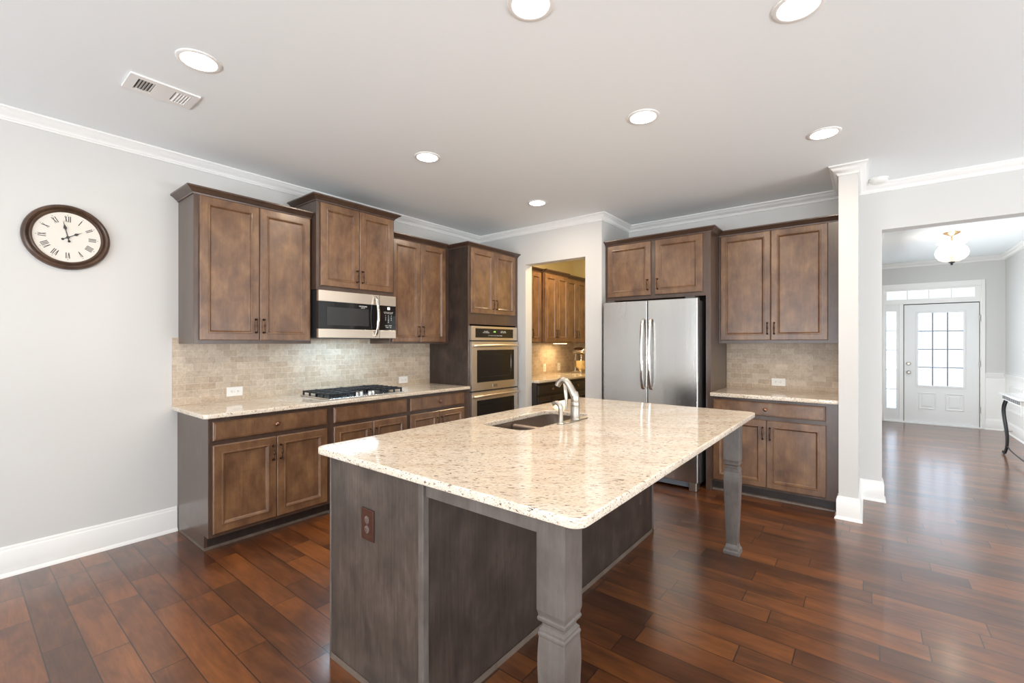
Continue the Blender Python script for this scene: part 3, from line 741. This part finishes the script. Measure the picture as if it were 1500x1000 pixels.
# ---------------------------------------------------------------- island
isl = thing('kitchen_island', 'dark brown kitchen island cabinet with two carved square table legs', 'kitchen island', (0, 0, 0), 0)
ix0, ix1, iy0, iy1 = -1.862, -1.245, 1.060, 3.25
obj('cabinet_body', B((ix0+.002, ix0+.020, iy0+.014, iy1, 0, CT0), (ix1-.018, ix1, iy0+.014, iy1, 0, CT0), (ix0+.020, ix1-.018, iy0+.014, iy0+.030, 0, CT0), (ix0+.020, ix1-.018, iy1-.018, iy1, 0, CT0), (ix0+.020, ix1-.018, iy0+.030, iy1-.018, .08, .10)), 'wood_panel', isl)
obj('end_panel', B((ix0, ix1-.024, iy0, iy0+.014, 0, CT0)), wood('end_panel_wood', (.042, .031, .025), (.075, .056, .045), (.12, .09, .073), rough=.42, streak=.75), isl, bev=.001)
for q in ((ix1-.024, ix1+.004, iy0-.004, iy0+.024, 0, CT0), (ix0-.006, ix0+.004, iy0-.004, iy0+.014, 0, CT0), (ix1-.02, ix1+.004, iy1-.02, iy1+.004, 0, CT0)): obj('corner_stile', B(q), 'wood_leg', isl, bev=.003)
obj('shoe_moulding', sweep(BM(), [(ix0-.006, iy1), (ix0-.006, iy0-.004), (ix1+.004, iy0-.004), (ix1+.004, iy1+.004), (ix0, iy1+.004)], [(0, 0), (.018, 0), (.018, .012), (.012, .022), (0, .028)], -1), 'shoe', isl, smooth=40)
obj('apron', B((ix1+.004, -.750, 1.068, 1.090, .840, CT0), (-.695, -.673, 1.16, 3.20, .840, CT0), (ix1+.004, -.750, 3.25, 3.272, .840, CT0)), 'wood_leg', isl, bev=.001)
def leg(cx, cy):
    bm = BM(); prof = [(.049, 0), (.049, .018), (.047, .030), (.041, .040), (.038, .048), (.036, .056), (.0335, .066), (.0345, .10), (.0415, .30), (.0465, .46), (.0465, .485), (.0455, .515), (.0435, .545), (.0455, .549), (.0455, .555), (.0425, .560), (.0425, .566), (.0400, .569), (.0360, .574), (.0360, .583), (.0445, .590), (.0470, .594), (.0470, .600), (.0445, .604), (.0445, .608), (.0480, .622), (.0480, CT0)]
    prev = None
    for h_, z in prof:
        cur = [bm.verts.new((cx+sx*h_, cy+sy*h_, z)) for sx, sy in ((-1, -1), (1, -1), (1, 1), (-1, 1))]
        if prev:
            for i in range(4): bm.faces.new((prev[i], prev[(i+1) % 4], cur[(i+1) % 4], cur[i]))
        else: bm.faces.new(cur)
        prev = cur
    bm.faces.new(prev); return bm
obj('leg', leg(-.702, 1.108), 'wood_leg', isl, bev=.0015); obj('leg', leg(-.702, 3.248), 'wood_leg', isl, bev=.0015)
SX0, SX1, SY0, SY1 = -1.752, -1.422, 1.905, 2.625
tag(obj('island_countertop', slab([rrect(-1.952, -.588, 1.030, 3.395, .045, 8), rrect(SX0, SX1, SY0, SY1, .07, 8)[::-1]], CT0, CT1, .005), 'granite'),
    'large speckled cream granite island countertop with a sink cut-out', 'countertop')
# sink
sk = thing('kitchen_sink', 'brown double-bowl undermount sink set in the island countertop', 'sink', (0, 0, 0), 0)
def basin():
    bm = BM(); prev = None
    for off, z, r in ((.022, CT0-.0005, .09), (-.004, CT0-.0005, .07), (-.004, CT0-.012, .07), (-.010, .74, .06), (-.030, .715, .05)):
        cur = [bm.verts.new((x, y, z)) for x, y in rrect(SX0-off, SX1+off, SY0-off, SY1+off, r, 6)]
        if prev:
            for i in range(len(cur)): j = (i+1) % len(cur); bm.faces.new((prev[i], prev[j], cur[j], cur[i]))
        prev = cur
    bm.faces.new(prev); return bm
o = obj('basin', basin(), 'sink', sk, smooth=40)
obj('divider', B(SX0+.008, SX1-.008, 2.195, 2.230, .712, .886), 'sink', sk, bev=.014, seg=4)
for y in (2.05, 2.42): obj('drain', lathe(BM(), [(.045, .7155), (.045, .718), (.036, .7185), (.030, .716), (.001, .716)], 'z', (-1.587, y, 0), 20), 'chrome', sk, smooth=35)
# faucet
fx, fy = -1.378, 2.350
fa = thing('faucet', 'brushed nickel single-handle faucet with side sprayer behind the island sink', 'faucet', (fx, fy, CT1), 0)
obj('deck_plate', slab([rrect(-.026, .026, -.130, .130, .025, 8)], .0003, .0075, .003), 'nickel', fa)
obj('body', lathe(BM(), [(.031, .0075), (.031, .012), (.0275, .016), (.0270, .085), (.0262, .087), (.0270, .089), (.0262, .112), (.0245, .116), (.0255, .119), (.0235, .150), (.017, .172), (.006, .180)], 'z', n=28), 'nickel', fa, smooth=35)
pts = spline([(0, 0, .130), (-.012, -.003, .165), (-.034, -.006, .205), (-.056, -.010, .235), (-.080, -.012, .240), (-.102, -.014, .226), (-.116, -.015, .205)], 6)
rad = [.023, .022, .021, .020, .019, .0185, .018]
rr = []
for i in range(len(pts)): t = i/(len(pts)-1)*6; k = min(int(t), 5); rr.append(rad[k]*(1-(t-k))+rad[k+1]*(t-k))
obj('spout', tube(BM(), pts, rr, 16), 'nickel', fa, smooth=60)
obj('handle', tube(BM(), spline([(-.064, -.020, .222), (-.050, -.028, .185), (-.044, -.030, .140), (-.043, -.030, .090), (-.042, -.030, .060)], 5), [.006, .008, .010, .0115, .0125, .013, .0135, .0135, .013, .0125, .012, .011, .010, .009, .0085, .008, .007, .006, .005, .004, .003], 12, .55), 'nickel', fa, smooth=60)
sp = obj('side_sprayer', lathe(BM(), [(.022, .0005), (.022, .005), (.016, .010), (.0135, .016), (.0130, .055), (.0145, .080), (.0150, .092)], 'z', (0, -.160, 0), 20), 'nickel', fa, smooth=35)
obj('spray_head', tube(BM(), spline([(0, -.160, .088), (-.005, -.160, .108), (-.022, -.160, .120), (-.044, -.160, .118), (-.056, -.160, .110)], 5), [.0150]*10+[.0142, .0136, .013, .0125, .012, .0118, .0115, .0112, .011, .0115, .012], 14), 'nickel', sp, smooth=60)

# ---------------------------------------------------------------- ceiling fixtures
LIGHTS = [(-2.60, .78, 'recessed ceiling light near the air vent above the left wall'), (-1.09, 1.50, 'recessed ceiling light at the top centre, cut by the picture edge'),
    (-.225, 2.20, 'recessed ceiling light at the top right, cut by the picture edge'), (-1.088, 2.68, 'recessed ceiling light in the middle of the ceiling above the sink'),
    (-.227, 3.64, 'recessed ceiling light closest to the white column'), (-2.596, 2.25, 'recessed ceiling light in front of the microwave cabinet'), (-2.582, 3.665, 'recessed ceiling light closest to the pantry opening')]
tr_me = le_me = None
def downlight(x, y, label):
    global tr_me, le_me
    t = thing('recessed_light', label, 'ceiling light', (x, y, H), 0, 'recessed ceiling lights')
    if tr_me is None:
        o1 = obj('trim_ring', lathe(BM(), [(.096, -.0002), (.096, -.004), (.090, -.007), (.078, -.006), (.073, -.0005)], 'z', n=40, caps=False), 'trim', t, smooth=40)
        o2 = obj('lens', lathe(BM(), [(.074, -.0005), (.072, -.006), (.055, -.010), (.001, -.012)], 'z', n=40), 'lens', t, smooth=60)
        tr_me, le_me = o1.data, o2.data
    else:
        obj('trim_ring', tr_me, None, t); obj('lens', le_me, None, t)
    area('downlight', (0, 0, -.02), (0, 0, 0), .13, .13, 9.5, (1, .82, .64), t, 'DISK')
for x, y, lb in LIGHTS: downlight(x, y, lb)
# vent
vt = thing('ceiling_vent', 'white rectangular air vent on the ceiling near the left wall', 'vent', (-3.068, .745, H), 0)
def plate_holes(x0, x1, y0, y1, holes, z0, z1):
    bm = BM(); cur = y0
    for hx0, hx1, hy0, hy1 in holes:
        box(bm, x0, x1, cur, hy0, z0, z1); box(bm, x0, hx0, hy0, hy1, z0, z1); box(bm, hx1, x1, hy0, hy1, z0, z1); cur = hy1
    box(bm, x0, x1, cur, y1, z0, z1); return bm
obj('cover_plate', plate_holes(-.100, .100, -.155, .155, [(-.065, .065, -.115, -.040), (-.065, .065, .045, .120)], -.010, -.001), 'trim', vt)
obj('duct_shade_sheet', B((-.065, .065, -.115, -.040, -.002, -.0005), (-.065, .065, .045, .120, -.002, -.0005)), 'dark_grey', vt)  # flat dark sheet painted in place of the shade inside the duct
bm = BM()
for y0, s in ((-.115, 1), (.045, -1)):
    for k in range(5):
        y = y0+.0125+k*.0135
        vs = [bm.verts.new(p) for p in ((-.065, y-.005*s, -.010), (.065, y-.005*s, -.010), (.065, y+.005*s, -.0025), (-.065, y+.005*s, -.0025), (-.065, y-.005*s+.0015, -.010), (.065, y-.005*s+.0015, -.010), (.065, y+.005*s+.0015, -.0025), (-.065, y+.005*s+.0015, -.0025))]
        for f in ((0, 1, 2, 3), (7, 6, 5, 4), (0, 4, 5, 1), (1, 5, 6, 2), (2, 6, 7, 3), (3, 7, 4, 0)): bm.faces.new([vs[i] for i in f])
obj('louvres', bm, 'trim', vt)
sd = thing('smoke_detector', 'white round smoke detector on the ceiling behind the column', 'smoke detector', (.075, 4.94, H), 0)
obj('base', lathe(BM(), [(.068, 0), (.068, -.008), (.001, -.008)], 'z', n=32), 'white_plastic', sd, smooth=30)
obj('cover', lathe(BM(), [(.062, -.008), (.062, -.022), (.050, -.034), (.030, -.038), (.001, -.038)], 'z', n=32), 'white_plastic', sd, smooth=40)

# ---------------------------------------------------------------- pantry interior
PX = -3.82
G3 = 'pantry upper cabinets'; G4 = 'pantry base cabinets'
def pbase(label, y0, y1):
    t = thing('base_cabinet', label, 'cabinet', (-3.21, y0, 0), LR, G4)
    w_ = y1-y0
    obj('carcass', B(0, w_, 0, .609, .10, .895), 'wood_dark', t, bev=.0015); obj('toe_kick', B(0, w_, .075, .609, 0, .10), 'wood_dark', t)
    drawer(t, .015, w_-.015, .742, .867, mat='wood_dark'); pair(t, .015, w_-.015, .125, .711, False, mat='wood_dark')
pbase('very dark base cabinet at the near left inside the pantry', 4.535, 5.16)
pbase('very dark base cabinet at the far end of the pantry', 5.162, 5.80)
tag(obj('countertop', slab([rrect(PX, -3.172, 4.535, 6.449, .004)], CT0, CT1), 'granite'), 'warm lit granite countertop inside the pantry', 'countertop')
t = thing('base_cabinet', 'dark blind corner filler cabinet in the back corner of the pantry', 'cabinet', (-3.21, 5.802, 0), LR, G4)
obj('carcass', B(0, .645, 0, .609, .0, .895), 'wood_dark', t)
tag(obj('backsplash', B((PX, PX+.012, 4.535, 6.449, CT1, 1.395), (PX+.012, -2.372, 6.437, 6.449, CT1, 1.395)), 'tile_y'), 'beige stone tile backsplash glowing warm inside the pantry', 'backsplash')
def pupper(label, y0, y1, dep, sp_=None):
    t = thing('upper_cabinet', label, 'cabinet', (PX+dep, y0, 0), LR, G3); w_ = y1-y0
    obj('carcass', B(0, w_, 0, dep, 1.395, 2.385), 'wood', t, bev=.0015)
    pair(t, .012, w_-.012, 1.41, 2.345, True)
    crown(t, [(0, -.0005), (w_, -.0005)], 2.355, 2.400)
pupper('shallow upper cabinet at the near end inside the pantry', 4.535, 5.045, .325)
pupper('deeper middle upper cabinet inside the pantry', 5.047, 5.665, .370)
pupper('shallow upper cabinet at the far end of the pantry', 5.667, 6.30, .325)
ul = thing('under_cabinet_light', 'small warm light fixed under the pantry upper cabinets', 'light', (-3.60, 5.70, 1.395), 0)
obj('housing', B(-.05, .05, -.13, .13, -.012, 0), 'white_plastic', ul, bev=.002); obj('lens', B(-.04, .04, -.12, .12, -.016, -.012), 'warm_strip', ul)
area('under_cabinet_glow', (0, 0, -.02), (0, 0, 0), .06, .24, 3.0, (1, .70, .36), ul)
outlet('white outlet on the pantry backsplash, the left of two', (PX+.012, 5.59, 1.022), LR, False, group='pantry outlets')
outlet('white outlet on the pantry backsplash, the right of two', (PX+.012, 5.99, 1.020), LR, False, group='pantry outlets')
pl = thing('pantry_ceiling_light', 'warm flush ceiling light inside the pantry, hidden above its opening', 'ceiling light', (-2.95, 5.1, H), 0)
obj('glass_bowl', lathe(BM(), [(.14, 0), (.14, -.01), (.13, -.05), (.07, -.085), (.001, -.09)], 'z', n=32), emis('pantry_lamp', (1, .72, .36), 2.5), pl, smooth=60)
area('pantry_lamp', (0, 0, -.10), (0, 0, 0), .25, .25, 24, (1, .76, .42), pl, 'DISK')
mx = thing('stand_mixer', 'metal stand mixer with a shiny bowl on the pantry counter corner', 'mixer', (-3.56, 6.20, CT1), 0)
obj('base', slab([rrect(-.11, .11, -.10, .10, .05, 8)], .0, .03, .006), 'nickel', mx)
obj('column', tube(BM(), spline([(-.085, .03, .02), (-.09, .04, .12), (-.085, .04, .22), (-.07, .03, .30)], 5), .036, 14), 'nickel', mx, smooth=60)
obj('motor_head', tube(BM(), spline([(-.13, .04, .30), (-.09, .035, .335), (-.02, .02, .345), (.06, 0, .34), (.10, -.01, .325)], 5), [.03, .04, .048, .052, .054, .055, .056, .056, .057, .057, .057, .057, .057, .056, .056, .055, .053, .05, .046, .042, .036], 18), 'chrome', mx, smooth=60)
obj('beater', lathe(BM(), [(.02, .29), (.012, .27), (.012, .20), (.035, .16), (.02, .10)], 'z', (.035, 0, 0), 14), 'chrome', mx, smooth=50)
obj('bowl', lathe(BM(), [(.045, .03), (.05, .045), (.085, .075), (.105, .12), (.108, .19), (.112, .195), (.104, .192), (.100, .12), (.08, .08), (.001, .055)], 'z', (.035, -.01, 0), 32), simple('bowl_brass_tone', (.80, .66, .42), .12, metal=1), mx, smooth=50)

# ---------------------------------------------------------------- foyer contents
fl = thing('foyer_pendant', 'ribbed glass bowl ceiling lamp on a brass stem in the foyer', 'pendant light', (.835, 7.90, H), 0)
obj('canopy', lathe(BM(), [(.085, 0), (.083, -.012), (.050, -.030), (.018, -.042), (.008, -.05)], 'z', n=32), 'brass', fl, smooth=40)
obj('stem', lathe(BM(), [(.007, -.04), (.007, -.07), (.013, -.078), (.007, -.086), (.006, -.30)], 'z', n=14), 'brass', fl, smooth=50)
bm = BM(); prof = [(.150, -.128), (.128, -.140), (.110, -.155), (.122, -.180), (.148, -.215), (.158, -.255), (.150, -.300), (.120, -.340), (.070, -.368), (.022, -.378)]
n = 60; prev = None
for r, h in prof:
    cur = [bm.verts.new((r*(1+.022*math.cos(20*2*PI*i/n))*math.cos(2*PI*i/n), r*(1+.022*math.cos(20*2*PI*i/n))*math.sin(2*PI*i/n), h)) for i in range(n)]
    if prev:
        for i in range(n): bm.faces.new((prev[i], prev[(i+1) % n], cur[(i+1) % n], cur[i]))
    prev = cur
obj('glass_bowl', bm, 'lamp_glass', fl, smooth=70)
obj('finial', lathe(BM(), [(.030, -.372), (.034, -.380), (.014, -.392), (.010, -.400), (.014, -.408), (.001, -.416)], 'z', n=16), 'iron', fl, smooth=40)
obj('socket_plate', lathe(BM(), [(.006, -.300), (.045, -.305), (.050, -.312), (.010, -.330), (.008, -.372)], 'z', n=20), 'brass', fl, smooth=40)
for k in range(3):
    a_ = k*2*PI/3+.5
    cb_ = obj('candle_socket', lathe(BM(), [(.010, -.305), (.010, -.262), (.002, -.262)], 'z', (.038*math.cos(a_), .038*math.sin(a_), 0), 12), 'brass', fl)
    obj('bulb', lathe(BM(), [(.006, -.262), (.014, -.240), (.014, -.225), (.006, -.200), (.001, -.192)], 'z', (.038*math.cos(a_), .038*math.sin(a_), 0), 12), 'bulb', cb_, smooth=60)
pl_ = bpy.data.lights.new('pendant_glow', 'POINT'); pl_.energy = 5; pl_.color = (1, .86, .70); pl_.shadow_soft_size = .05
po = bpy.data.objects.new('pendant_glow', pl_); COL.objects.link(po); po.parent = fl; po.location = (0, 0, -.17)
# console table
ct = thing('console_table', 'console table with pale top and curved black iron legs by the foyer wall', 'table', (1.50, 7.82, 0), 0)
obj('table_top', slab([[(-.150, -1.20), (.175, -1.20), (.175, .455), (-.195, .455), (-.195, -.475), (-.150, -.475)]], .748, .772, .004), 'tabletop', ct)
bm = B((-.172, -.162, -.44, .42, .690, .748), (.15, .16, -1.16, .42, .690, .748), (-.162, -.120, -.44, -.43, .690, .748), (-.130, -.120, -1.15, -.44, .690, .748), (-.130, .15, -1.16, -1.15, .690, .748), (-.162, .15, .41, .42, .690, .748))
ap = obj('apron', bm, 'label_white', ct)
bm = BM()
for k in range(18):
    y = -.42+k*.047; box(bm, -.1735, -.172, y, y+.030, .697, .741)
    if k < 6: box(bm, -.155+k*.05, -.155+k*.05+.032, .42, .4215, .697, .741)
obj('apron_inlay', bm, 'black_matte', ap)
for sx in (-1, 1):
    for sy in (-1, 1):
        bm = BM(); bx = -.150 if sx < 0 else .140; by = .395 if sy > 0 else -1.12
        for k, dy in enumerate((0, -.10*sy)):
            P_ = [(bx, by+dy, .69), (bx+.012*sx, by+dy+.055*sy, .60), (bx+.012*sx, by+dy+.060*sy, .50), (bx+.004*sx, by+dy+.010*sy, .36), (bx-.004*sx, by+dy*.7-.03*sy, .24), (bx-.002*sx, by+dy*.4-.045*sy, .12), (bx+.008*sx, by+dy*.25-.02*sy, .03)]
            tube(bm, spline(P_, 5), .012, 8)
        tube(bm, spline([(bx+.008*sx, by-.02*sy, .02), (bx+.012*sx, by+.02*sy, .012), (bx+.012*sx, by+.05*sy, .02), (bx+.01*sx, by+.045*sy, .036)], 5), .011, 8)
        obj('leg', bm, 'black_matte', ct, smooth=50)
obj('stretcher', tube(BM(), spline([(-.15, .34, .135), (-.14, .10, .085), (-.14, -.80, .085), (-.15, -1.08, .135)], 6), .007, 8), 'black_matte', ct, smooth=50)
